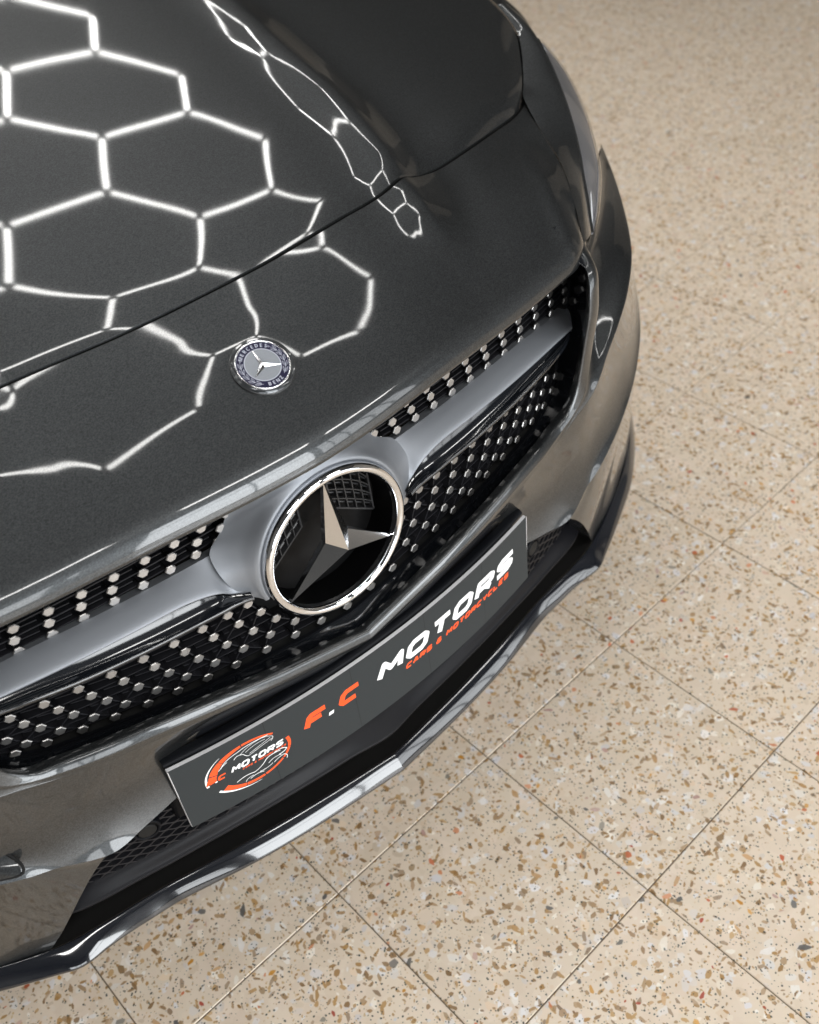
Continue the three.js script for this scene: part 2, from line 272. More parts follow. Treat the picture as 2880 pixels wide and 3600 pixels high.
// raised crease: height over the plain crown at a distance t outside its crest
const crease = table([[-.075, 0], [-.055, .0006], [-.038, .0022], [-.022, .0044], [-.010, .0057], [-.003, .0060], [.004, .0057], [.011, .0042], [.020, .0010], [.034, -.0030], [.06, -.0052]]);
const CR = table([[-1.2, 1], [-.5, 1.12], [-.33, 1.3], [-.25, 1.3]]);
const smooth = (t) => { t = Math.max(0, Math.min(1, t)); return t * t * (3 - 2 * t); };
{
  const dA = table([[0, 0], [.035, .0013], [.07, .0043], [.12, .0098], [.174, .0172], [.22, .0252], [.26, .0322], [.32, .0405], [.40, .0495], [.46, .056], [.6, .075]]);
  const dS = table([[0, 0], [.09, .0042], [.154, .0098], [.2115, .0170], [.25, .0229], [.30, .0310], [.376, .041], [.428, .0475], [.4875, .0572], [.531, .0633], [.5775, .0705]]);
  const roll = table([[0, .0150], [.0012, .0109], [.003, .0071], [.0055, .0039], [.009, .0018], [.014, .0005], [.022, 0]]);
  const lipZ = table([[0, -.0073], [.046, -.0097], [.08, -.0138], [.13, -.0208], [.176, -.0286], [.207, -.0343], [.238, -.0400], [.27, -.0456], [.303, -.0514], [.332, -.0568], [.394, -.0682], [.428, -.0765], [.454, -.0950]]);
  const lipY = table([[0, .7285], [.046, .7277], [.08, .7268], [.13, .7252], [.176, .7235], [.207, .7214], [.238, .7192], [.27, .7172], [.303, .7158], [.332, .7148], [.428, .7145], [.454, .7225]]);
  const lipX = [0, .06, .12, .165, .195, .212, .226, .237, .247, .258, .272, .30, .345, .390, .427, .454];
  const top = [0, .08, .154, .200, .232, .255, .272, .286, .296, .306, .318, .36, .43, .488, .535, .5745];
  const ds = [.0008, .0022, .0045, .0085, .016], fz = [.18, .30, .45, .62, .80], ridge = [[.4543, .7228, -.0955], [.4548, .7232, -.0962], [.4556, .7240, -.0974], [.457, .7252, -.0995], [.4595, .7275, -.103], [.4655, .733, -.1125], [.474, .740, -.125], [.4875, .7515, -.1450], [.514, .763, -.187], [.541, .7775, -.245]];
  const lip = lipX.map((x) => [x, lipY(x), lipZ(x)]), last = lipX.length - 1;
  const rows = [lip.map(([x, y, z]) => [x, y - .006, z - .028]), lip.map(([x, y, z]) => [x, y - .005, z - .006]), lip.map(([x, y, z]) => [x, y - .0035, z - .001]), lip.map(([x, y, z]) => [x, y, z])];
  [...ds, ...fz].forEach((t, k) => rows.push(lip.map(([x, y, z], c) => {
    if (c === last) return ridge[k];
    const f = k < 5 ? t / (z - Sz(top[c])) : t, X = lerp(x, top[c], f), Z = lerp(z, Sz(top[c]), f), w = smooth((-.09 - Z) / (-.09 - Sz(X)));
    const fold = crease(X - lerp(.27, xc(-.236), f)) * 1.3 * smooth((f - .34) / .55);
    return [X, yc(Z) - lerp(dA(X), dS(X), w) + fold - roll(z - Z), Z];
  })));
  const e = top.map((x) => [x, Sy(x) + crease(x - .300) * CR(-.236), Sz(x)]);
  rows.push(e.map(([x, y, z]) => [x, y, z + .0033]));
  rows.push(e.map(([x, y, z]) => [x, y - .0024, z + .0026]));
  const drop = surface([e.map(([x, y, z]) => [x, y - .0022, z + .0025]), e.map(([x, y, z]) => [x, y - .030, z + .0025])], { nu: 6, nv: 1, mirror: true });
  part('gap_shade_wall', drop, M.dark, car);  // nose edge wall coloured near-black, painting in the shade of the gap
  part('nose_panel', surface(rows, { nu: 8, nv: 8, mirror: true, creases: [14] }), M.paint, car);
}
// strip of the wing between bonnet corner and headlight
const RIDGE = [[.454, .7225, -.0950], [.4875, .7515, -.1450], [.5235, .767, -.2015], [.545, .7795, -.253], [.5785, .7940, -.3190], [.6025, .7965, -.3435], [.6465, .8050, -.3895], [.6775, .8110, -.4250], [.695, .8150, -.4500], [.7205, .829, -.515]];
const LENS_TOP = [[.508, .702, -.131], [.528, .727, -.158], [.550, .743, -.187], [.568, .757, -.210], [.600, .776, -.255], [.630, .790, -.300], [.665, .802, -.355], [.698, .813, -.412], [.7135, .8165, -.4420], [.7365, .826, -.51]];
{
  const mid = RIDGE.map((p, k) => { const q = LENS_TOP[k]; return [(p[0] + q[0]) / 2 + .0015, (p[1] + q[1]) / 2 + .002, (p[2] + q[2]) / 2 + .002]; });
  const inner = LENS_TOP.map(([x, y, z]) => [x - .002, y - .012, z - .006]);
  const g = surface([RIDGE, mid, LENS_TOP, inner], { nu: 8, nv: 6, creases: [2], flip: true });
  part('wing_strip', [g, mirrored(g)], M.paint, car);
}
// bonnet with its raised crease on each side
const crown = table([[-1.25, .10], [-.75, .13], [-.65, .14], [-.55, .15], [-.46, .168], [-.38, .198], [-.29, .255], [-.2, .36]]);
{
  const zc = [-.19, -.23, -.30, -.39, -.50, -.68, -.92, -1.25];
  const near = [-.075, -.055, -.038, -.022, -.010, -.003, .004, .011, .020, .034, .06], rows = [];
  zc.forEach((z0, r) => {
    const [sx, sy, sz] = SIDE[r], row = [];
    const Xc = xc(lerp(z0, sz, .42));
    const xs = [...[0, .33, .64, .86].map((f) => f * (Xc - .075)), ...near.map((t) => Xc + t), ...[.3, .62, .86, 1].map((f) => lerp(Xc + .06, sx - .0032, f))];
    xs.forEach((X, c) => {
      if (r === 0) { row.push([X, Sy(X) + crease(X - Xc) * CR(-.236), Sz(X) - .0033]); return; }
      const u = X / sx, w = Math.min(1, (Sz(u * XS) - Sz(0)) / (Sz(XS) - Sz(0))), z = lerp(z0, sz, w);
      const base = (x) => yc(z) - crown(z) * x * x;
      if (X <= Xc) { row.push([X, base(X) + crease(X - Xc) * CR(z), z]); return; }
      const f = (X - Xc) / (sx - Xc), yb = base(Xc), sl = -2 * crown(z) * Xc * (sx - Xc) * .8;
      const h = (2 * f ** 3 - 3 * f * f + 1) * yb + (f ** 3 - 2 * f * f + f) * sl + (3 * f * f - 2 * f ** 3) * sy + (f ** 3 - f * f) * (sy - yb) * .9;
      row.push([X, h + crease(X - Xc) * CR(z) * (1 - smooth((f - .2) / .8)), z]);
    });
    rows.push(row);
  });
  rows[0] = rows[0].map(([x, y, z]) => [x, y, z]);
  const fall = [rows[0].map(([x, y, z]) => [x, y - .0024, z + .0006])];
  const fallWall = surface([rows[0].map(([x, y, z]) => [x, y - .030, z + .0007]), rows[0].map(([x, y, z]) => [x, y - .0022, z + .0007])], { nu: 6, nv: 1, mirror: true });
  const side = rows.map((r) => r[r.length - 1]);
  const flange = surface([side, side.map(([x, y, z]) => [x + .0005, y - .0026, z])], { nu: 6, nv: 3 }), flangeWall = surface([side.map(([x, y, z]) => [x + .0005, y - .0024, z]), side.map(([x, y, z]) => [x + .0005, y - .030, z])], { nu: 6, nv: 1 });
  part('bonnet', [surface([...fall, ...rows], { nu: 8, nv: 8, mirror: true, creases: [1] }), flange, mirrored(flange)], M.paint, car);
  // rubber seal under the gap, with bonnet edge walls blackened as painted shade
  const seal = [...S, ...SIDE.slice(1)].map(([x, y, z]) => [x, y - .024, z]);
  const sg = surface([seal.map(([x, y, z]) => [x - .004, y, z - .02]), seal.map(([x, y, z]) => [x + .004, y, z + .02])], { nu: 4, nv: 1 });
  part('seal_and_gap_shade', [sg, mirrored(sg), fallWall, flangeWall, mirrored(flangeWall)], M.dark, car);
}
// front wing behind the headlight
{
  const a = [[.695, .8145, -.4495], [.7205, .829, -.515], [.7475, .853, -.66], [.7775, .885, -.9], [.8105, .92, -1.25]];
  const b = [[.698, .813, -.412], [.7365, .826, -.51], [.775, .842, -.66], [.815, .864, -.9], [.85, .885, -1.25]];
  const c = [[.735, .79, -.455], [.785, .79, -.53], [.83, .79, -.68], [.865, .80, -.92], [.885, .81, -1.25]];
  const d = [[.80, .70, -.475], [.84, .69, -.56], [.872, .69, -.7], [.889, .69, -.93], [.892, .69, -1.25]];
  const e = [[.855, .62, -.46], [.87, .58, -.57], [.885, .56, -.7], [.889, .55, -.93], [.89, .55, -1.25]];
  const f = [[.865, .40, -.45], [.875, .35, -.57], [.882, .33, -.7], [.885, .33, -.93], [.885, .33, -1.25]];
  const g = surface([a.slice(1), b.slice(1)], { nu: 8, nv: 6, flip: true }), g2 = surface([b, c, d, e, f], { nu: 8, nv: 6, flip: true });
  part('front_wing', [g, g2, mirrored(g), mirrored(g2)], M.paint, car);
}
// bumper round the grille
const RIM = [[0, .481, .014], [.06, .4945, .0125], [.12, .5105, .0115], [.19, .5275, .0065], [.25, .534, -.005], [.30, .5365, -.0165], [.339, .538, -.0285], [.369, .5455, -.0345], [.388, .566, -.038], [.397, .590, -.0395], [.406, .628, -.041], [.413, .660, -.042], [.4183, .688, -.0462], [.4230, .7020, -.0520], [.4275, .7115, -.0605], [.4275, .7165, -.0755]];
{
  const T = (p, d) => [p[0] + d[0], p[1] + d[1], p[2] + d[2]];
  const R0a = RIM.map((p, k) => [T(p, [0, -.006, .002]), T(p, [0, -.006, .002]), T(p, [0, -.006, .0025]), T(p, [.001, -.006, .0025]), T(p, [.001, -.006, .0025]), T(p, [.002, -.006, .0025]), T(p, [.003, -.005, .0025]), [.3765, .543, -.033], [.398, .559, -.037], [.4115, .582, -.0425], [.4245, .620, -.0475], [.4345, .655, -.0505], [.4410, .685, -.0575], [.4458, .7000, -.0645], [.4500, .7110, -.0760], [.4540, .7225, -.0950]][k]);
  const R0b = RIM.map((p, k) => [T(p, [0, -.010, .002]), T(p, [0, -.010, .002]), T(p, [0, -.010, .0025]), T(p, [.001, -.0105, .0025]), T(p, [.0015, -.0105, .0025]), T(p, [.003, -.010, .0025]), T(p, [.005, -.0085, .0025]), [.3795, .5405, -.033], [.403, .5535, -.0375], [.420, .570, -.0475], [.438, .580, -.067], [.452, .592, -.091], [.470, .604, -.113], [.486, .622, -.132], [.500, .650, -.142], [.509, .6985, -.1325]][k]);
  const R1 = RIM.map((p, k) => [T(p, [0, -.014, .001]), T(p, [0, -.014, .001]), T(p, [0, -.0145, .001]), T(p, [.001, -.016, .0015]), T(p, [.002, -.017, .002]), T(p, [.004, -.0165, .002]), T(p, [.008, -.014, .0025]), [.385, .537, -.032], [.411, .547, -.036], [.432, .559, -.042], [.467, .572, -.060], [.507, .583, -.080], [.566, .594, -.115], [.635, .603, -.170], [.720, .612, -.265], [.80, .628, -.375]][k]);
  const R2 = [[0, 0.455, -0.006], [0.06, 0.462, -0.008], [0.12, 0.47, -0.01], [0.19, 0.472, -0.013], [0.25, 0.46, -0.016], [0.3, 0.449, -0.018], [0.345, 0.446, -0.024], [0.395, 0.454, -0.034], [0.43, 0.464, -0.045], [0.463, 0.476, -0.057], [0.511, 0.488, -0.079], [0.566, 0.5, -0.109], [0.635, 0.512, -0.159], [0.705, 0.522, -0.222], [0.785, 0.535, -0.312], [0.853, 0.55, -0.424]];
  const R3 = [[0, .425, -.006], [.06, .425, -.006], [.12, .423, -.007], [.19, .418, -.008], [.25, .410, -.008], [.30, .403, -.006], [.345, .399, -.005], [.395, .4115, -.0215], [.424, .4205, -.0275], [.463, .431, -.041], [.50, .439, -.057], [.545, .449, -.080], [.60, .459, -.115], [.66, .470, -.163], [.735, .480, -.24], [.815, .485, -.34]];
  const R4 = [[0, .40, -.014], [.06, .40, -.014], [.12, .40, -.014], [.19, .402, -.014], [.25, .404, -.013], [.30, .401, -.0135], [.338, .3945, -.0145], [.368, .371, -.018], [.390, .343, -.023], [.412, .306, -.032], [.436, .262, -.046], [.458, .237, -.058], [.532, .235, -.090], [.623, .235, -.141], [.707, .235, -.204], [.80, .235, -.30]];
  const between = (A, B, lo, hi) => A.map((p, k) => { const t = k < 8 ? lo : hi; return [0, 1, 2].map((j) => lerp(p[j], B[k][j], t)); });
  const R1a = between(R1, R0b, .4, .14), R1b = between(R1, R2, .25, .07);
  const inn = RIM.map(([x, y, z], k) => (k < 7 ? [x, y + .0005, z - .014] : [x + .004, y + (k > 12 ? .003 : 0), z - .014]));
  const inn2 = RIM.map(([x, y, z], k) => (k < 7 ? [x, y + .001, z - .0025] : [x - .0005, y, z - .0025]));
  const R5 = R4.map(([x, y, z], k) => (k < 11 ? [x - (k > 7 ? .008 : 0), y + (k < 8 ? .004 : .002), z - .03] : [x, y + .004, z - .05]));
  part('bumper', pair([inn, inn2, R0a, R0b, R1a, R1, R1b, R2, R3, R4, R5], { nu: 6, nv: 6, creases: [8, 9], flip: true }), M.paint, car);
  // tow eye cover on the car's right corner: a lid with a dark gap round it
  const flap = [[-.52, .4700, -.096], [-.47, .4655, -.0725], [-.4400, .4585, -.0555], [-.4285, .4535, -.0475], [-.4230, .4470, -.0385], [-.4205, .4410, -.0290], [-.4225, .4365, -.0252], [-.4270, .4345, -.0262], [-.4445, .4335, -.0360], [-.52, .4380, -.0790]];
  for (const s of [1]) {
    const lid = new THREE.Group(); lid.name = 'tow_eye_cover'; car.add(lid);
    const P = flap.map(([x, y, z]) => V(s * x, y + .001, z + .001)), c = new THREE.CatmullRomCurve3(P, true), ring = c.getPoints(60), mid = V(s * -.4700, .4515, -.060), pos = [];
    for (let k = 0; k < 60; k++) { const a = ring[k].clone().lerp(mid, .05).add(V(0, .001, .0016)), b = ring[k + 1].clone().lerp(mid, .05).add(V(0, .001, .0016)), m = mid.clone().add(V(0, .001, .0018)); if (s > 0) pos.push(a, b, m); else pos.push(b, a, m); }
    const g = new THREE.BufferGeometry().setFromPoints(pos); g.setAttribute('uv', new THREE.Float32BufferAttribute(pos.flatMap((p) => [p.x, p.z - p.y]), 2)); g.computeVertexNormals();
    part('lid', g, M.paint, lid);
    part('lid_gap', new THREE.TubeGeometry(c, 90, .0017, 6, true), M.dark, lid);
  }
  // gloss black surround inside the rim
  const MB = [[0, .485, -.022], [.06, .4905, -.025], [.12, .497, -.031], [.19, .504, -.039], [.25, .510, -.049], [.30, .515, -.060], [.34, .5205, -.069], [.375, .530, -.081], [.405, .548, -.094], [.425, .577, -.106], [.455, .620, -.122], [.467, .655, -.128], [.468, .690, -.128], [.462, .720, -.126], [.45, .742, -.12], [.42, .752, -.112]];
  const edge = RIM.map(([x, y, z], k) => (k < 7 ? [x, y + .001, z - .003] : [x - .0005, y, z - .003]));
  const mid = edge.map((p, k) => { const q = MB[k]; return [lerp(p[0], q[0], .5), lerp(p[1], q[1], .5) - (k < 8 ? .006 : 0), lerp(p[2], q[2], .5)]; });
  GRILLE.border = [edge, mid, MB]; GRILLE.MB = MB;
}

// ---------------------------------------------------------------- grille
const grille = new THREE.Group(); grille.name = 'grille'; car.add(grille);
part('grille_surround', pair(GRILLE.border, { nu: 6, nv: 4 }), M.gloss, grille);
const zUp = (x) => -.068 - .27 * x * x, zLow = (x, y) => -.0363 + (.575 - y) * .155 - .36 * x * x;
const ROWS = [
  { up: 1, y: (x) => .6775 - .036 * x, x: [.090, .119, .149, .181, .214, .247, .280, .314, .348, .382, .416, .450] },
  { up: 1, y: (x) => .6643 - .0405 * x, x: [.0995, .127, .156, .187, .220, .252, .284, .318, .351, .385, .419, .451] },
  { up: 1, y: (x) => .6502 - .045 * x, x: [.1065, .132, .161, .191, .222, .254, .286, .319, .352, .386, .420, .453] },
  { y: (x) => .5728 + .013 * x, x: [.107, .131, .160, .1915, .2245, .258, .291, .3245, .357, .391] },
  { y: (x) => .5533 + .031 * x, x: [.097, .1235, .153, .185, .218, .2505, .2835, .316, .349, .383] },
  { y: (x) => .5328 + .055 * x, x: [.084, .112, .1435, .1755, .208, .2405, .273, .306, .338, .370, .404] },
  { y: (x) => .5153 + .069 * x, x: [.065, .096, .1285, .1615, .194, .226, .259, .291, .324, .3565, .391] },
  { y: (x) => (x < .16 ? .4957 + .10 * x : .4957 + .102 * x), x: [0, .0355, .0695, .1055, .142, .1745, .2075, .2395, .273, .3055, .340, .3695] },
];
for (const r of ROWS) r.p = r.x.map((x) => V(x, r.y(x), r.up ? zUp(x) : zLow(x, r.y(x))));
{
  const hexShape = new THREE.Shape(); const hx = .0063, hy = .0048;
  [[1, 0], [.45, 1], [-.45, 1], [-1, 0], [-.45, -1], [.45, -1]].forEach(([a, b], k) => (k ? hexShape.lineTo(a * hx, b * hy) : hexShape.moveTo(a * hx, b * hy)));
  const stud = new THREE.ExtrudeGeometry(hexShape, { depth: .0016, bevelEnabled: true, bevelThickness: .0008, bevelSize: .0008, bevelOffset: -.0008, bevelSegments: 1 });
  const slope = (x, up) => (up ? .54 : .72) * x;
  const stem = mergeGeometries([bar(V(0, 0, .001), V(0, 0, -.02), .0026, .0045), bar(V(0, -.0078, -.006), V(0, .001, -.006), .0022, .012, V(0, 0, 1))]);
  for (const sgn of [1, -1]) for (const [ri, r] of ROWS.entries()) r.p.forEach((p, k) => {
    if (sgn < 0 && p.x < .001) return;
    const m = part('stud', stud, M.stud, grille); m.position.set(sgn * p.x, p.y, p.z); m.rotation.set(-.1 + rr(-.02, .02), sgn * Math.atan(slope(p.x, r.up)) + rr(-.02, .02), rr(-.02, .02), 'YXZ');
    part('stem', stem, M.fin, grille).position.copy(m.position);
    const n = r.p[k + 1];
    if (n) part('slat', bar(V(sgn * lerp(p.x, n.x, .05), lerp(p.y, n.y, .05) - .001, lerp(p.z, n.z, .05) - .012), V(sgn * lerp(p.x, n.x, .95), lerp(p.y, n.y, .95) - .001, lerp(p.z, n.z, .95) - .012), .016, .0016), M.fin, grille);
    if (!r.up && ROWS[ri + 1]) for (const t of ROWS[ri + 1].p) { const dx = t.x - p.x; if (dx > -.026 && dx < .022) part('cross_rib', bar(V(sgn * lerp(p.x, t.x, .12), lerp(p.y, t.y, .12), lerp(p.z, t.z, .12) - .007), V(sgn * lerp(p.x, t.x, .9), lerp(p.y, t.y, .9), lerp(p.z, t.z, .9) - .007), .0015, .010, V(0, 0, 1)), M.fin, grille); }
    const up = r.up ? .0078 : .0085, back = r.up ? .010 : .012;
    if (n) part('thin_slat', bar(V(sgn * lerp(p.x, n.x, .2), p.y + up, p.z - back), V(sgn * lerp(p.x, n.x, .85), n.y + up, n.z - back), .013, .0013), M.fin, grille);
  });
  // frame line along the lower border of the mesh
  const fr = []; for (let k = 0; k + 1 < GRILLE.MB.length - 1; k++) for (const s of [1, -1]) { const a = GRILLE.MB[k], b = GRILLE.MB[k + 1]; fr.push(bar(V(s * a[0], a[1] + .001, a[2] + .001), V(s * b[0], b[1] + .001, b[2] + .001), .004, .003)); }
  part('mesh_frame', fr, M.black, grille);
  const back = [[-.5, .46, -.17], [.5, .46, -.17]];
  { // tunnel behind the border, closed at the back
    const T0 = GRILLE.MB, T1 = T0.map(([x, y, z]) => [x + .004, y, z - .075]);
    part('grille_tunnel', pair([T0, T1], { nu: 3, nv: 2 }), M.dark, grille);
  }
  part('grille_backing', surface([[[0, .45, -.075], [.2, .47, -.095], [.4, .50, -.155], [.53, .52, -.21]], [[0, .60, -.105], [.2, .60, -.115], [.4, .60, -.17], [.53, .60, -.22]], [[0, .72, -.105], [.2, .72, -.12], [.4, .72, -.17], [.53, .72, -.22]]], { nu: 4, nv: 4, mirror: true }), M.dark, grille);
}
// silver bar on each side with its gloss black blade
{
  const x = [.100, .118, .14, .17, .22, .28, .34, .40, .43, .449];
  const bot = [[.100, .600, -.030], [.118, .602, -.038], [.134, .6145, -.0385], [.165, .6225, -.042], [.22, .6245, -.0470], [.28, .625, -.0545], [.34, .626, -.064], [.395, .6265, -.0745], [.416, .6262, -.0785], [.421, .6262, -.0795]];
  const top = x.map((v) => [v, .6368 - .016 * Math.max(0, v - .3) / .15 * Math.max(0, v - .3) / .15, zUp(v) + .004]);
  const back = top.map(([a, b, c]) => [a, b - .003, c - .012]);
  const mid = top.map((p, k) => [lerp(p[0], bot[k][0], .5), lerp(p[1], bot[k][1], .5) + .0015, lerp(p[2], bot[k][2], .5) + .001]);
  const under = bot.map(([a, b, c]) => [a, b - .0025, c - .0005]), under2 = bot.map(([a, b, c]) => [a, b - .003, c - .012]);
  const g = surface([back, top, mid, bot, under, under2], { nu: 6, nv: 5, creases: [1] });
  const end = surface([[top[9], [.437, .633, -.100], bot[9]].map((p) => p), [[.447, .618, -.124], [.435, .616, -.102], [.419, .613, -.082]]], { nu: 5, nv: 1 });
  for (const s of [0, 1]) part('silver_bar', s ? [mirrored(g), mirrored(end)] : [g, end], M.silver, grille);
  const BB = [[.104, .598, -.031], [.12, .600, -.038], [.14, .6125, -.0405], [.17, .6195, -.0435], [.22, .6215, -.0485], [.28, .622, -.0560], [.33, .6225, -.0640], [.375, .6235, -.0715], [.402, .6240, -.0770], [.4175, .6245, -.0800]];
  const BL = [[.106, .5975, -.022], [.122, .6015, -.0235], [.14, .603, -.0245], [.17, .6055, -.0265], [.22, .608, -.0315], [.28, .612, -.0395], [.33, .6185, -.0470], [.368, .6225, -.0550], [.395, .6225, -.0650], [.4175, .6232, -.0790]];
  const hollow = BB.map((p, k) => [lerp(p[0], BL[k][0], .45), lerp(p[1], BL[k][1], .45) - .003, lerp(p[2], BL[k][2], .45)]);
  const lipU = BL.map(([a, b, c]) => [a, b + .0012, c - .0030]), lipD = BL.map(([a, b, c]) => [a, b - .0035, c + .0002]), lipB = BL.map(([a, b, c]) => [a, b - .004, c - .030]);
  const h = surface([BB, hollow, lipU, BL, lipD, lipB], { nu: 6, nv: 5 });
  for (const s of [0, 1]) part('gloss_blade', s ? mirrored(h) : h, M.gloss, grille);
}
// ---------------------------------------------------------------- round front emblem
const EM = { y: .6048, z: -.0200, tilt: -.06, r: .0905, ri: .0797 };
{
  // silver cone between bar, lip and ring
  const deg = [-14, 0, 14, 25, 38, 52, 66, 80, 90];
  const out = [[.100, .587, -.030], [.114, .600, -.037], [.124, .626, -.047], [.121, .643, -.064], [.103, .655, -.069], [.089, .676, -.069], [.080, .708, -.066], [.045, .742, -.052], [0, .745, -.046]];
  const ring = (r, dz) => deg.map((d) => { const a = d * PI / 180, c = Math.cos(a) * r, s = Math.sin(a) * r; return [Math.max(0, c), EM.y + s * Math.cos(EM.tilt), EM.z + s * Math.sin(EM.tilt) + dz]; });
  const r0 = ring(.0885, -.010), r1 = ring(.0925, -.0035), r2 = ring(.0955, -.0045);
  const r3 = r2.map((p, k) => [lerp(p[0], out[k][0], .32), lerp(p[1], out[k][1], .32), lerp(p[2], out[k][2], .42)]);
  const r4 = r2.map((p, k) => [lerp(p[0], out[k][0], .68), lerp(p[1], out[k][1], .68), lerp(p[2], out[k][2], .78)]);
  const g = surface([r0, r1, r2, r3, r4, out].map((r) => r.slice().reverse()), { nu: 6, nv: 6, mirror: true });
  part('emblem_collar', g, M.silver, grille);
}
const emblem = new THREE.Group(); emblem.name = 'front_emblem'; car.add(emblem); emblem.position.set(0, EM.y, EM.z); emblem.rotation.x = EM.tilt;
const lathe = (pts, n = 96) => { const g = new THREE.LatheGeometry(pts.map(([a, b]) => new THREE.Vector2(a, b)), n); g.rotateX(PI / 2); return g; };
{
  const cs = []; for (let k = 0; k <= 20; k++) { const a = PI - k / 20 * PI; cs.push([(EM.r + EM.ri) / 2 + Math.cos(a) * (EM.r - EM.ri) / 2 * 1.0, Math.sin(a) * .0066]); }
  part('chrome_ring', lathe([[EM.ri + .0002, -.010], ...cs, [EM.r, -.012]], 128), M.chrome, emblem);
  const A = [90, 210, 330].map((d) => d * PI / 180), tri = [];
  const apex = V(0, 0, .0215), tipAt = (a) => V(Math.cos(a) * .0815, Math.sin(a) * .0815, .0012), val = (a) => V(Math.cos(a) * .0172, Math.sin(a) * .0172, .0035);
  const vBack = (a) => V(Math.cos(a) * .0172, Math.sin(a) * .0172, -.004), tBack = (a) => V(Math.cos(a) * .0815, Math.sin(a) * .0815, -.004);
  for (const a of A) { const l = a + PI / 3, r = a - PI / 3; tri.push(apex, tipAt(a), val(l), apex, val(r), tipAt(a), tipAt(a), tBack(a), vBack(l), tipAt(a), vBack(l), val(l), tipAt(a), vBack(r), tBack(a), tipAt(a), val(r), vBack(r)); }
  const g = new THREE.BufferGeometry().setFromPoints(tri); g.computeVertexNormals();
  part('chrome_star', g, M.starChrome, emblem);
  // black dish with four facets behind the star
  const rim = []; for (let k = 0; k <= 48; k++) rim.push(k / 48 * 2 * PI);
  const dish = []; const c0 = V(0, -.004, -.0520);
  for (let k = 0; k < 48; k++) { const p = (t) => V(Math.cos(t) * .0815, Math.sin(t) * .0800, -.0385); dish.push(c0, p(rim[k]), p(rim[k + 1])); }
  const dg = new THREE.BufferGeometry().setFromPoints(dish); dg.computeVertexNormals();
  part('emblem_dish', [dg, lathe([[.0798, -.004], [.0800, -.0385]], 64)], M.dish, emblem);
  // open lattice windows in the upper half
  for (const s of [1, -1]) {
    const bars = [], frame = [];
    const q = (u, w) => { const x = lerp(.020, .0715, u), top = Math.sqrt(Math.max(0, .0795 ** 2 - x * x)); return V(s * x, lerp(lerp(.014, -.022, u), top, w), -.0330); };
    for (let i = 0; i <= 5; i++) bars.push(bar(q(i / 5, 0), q(i / 5, .5), .0012, .005, V(0, 0, 1)), bar(q(i / 5, .5), q(i / 5, 1), .0012, .005, V(0, 0, 1)));
    for (let j = 0; j <= 5; j++) for (let i = 0; i < 5; i++) bars.push(bar(q(i / 5, j / 5), q((i + 1) / 5, j / 5), .0012, .005, V(0, 0, 1)));
    for (let j = 0; j < 5; j++) for (let i = 0; i < 5; i++) bars.push(bar(q((i + .15) / 5, (j + .45) / 5).add(V(0, 0, -.003)), q((i + .8) / 5, (j + .45) / 5).add(V(0, 0, -.003)), .0014, .005, V(0, .6, 1)));
    frame.push(bar(q(0, 0), q(1, 0), .002, .006, V(0, 0, 1)), bar(q(1, 0), q(1, 1), .002, .006, V(0, 0, 1)), bar(q(0, 0), q(0, .9), .002, .006, V(0, 0, 1)));
    part('emblem_lattice', bars, M.lattice, emblem).userData.kind = 'stuff'; part('lattice_frame', frame, M.lattice, emblem);
  }
}
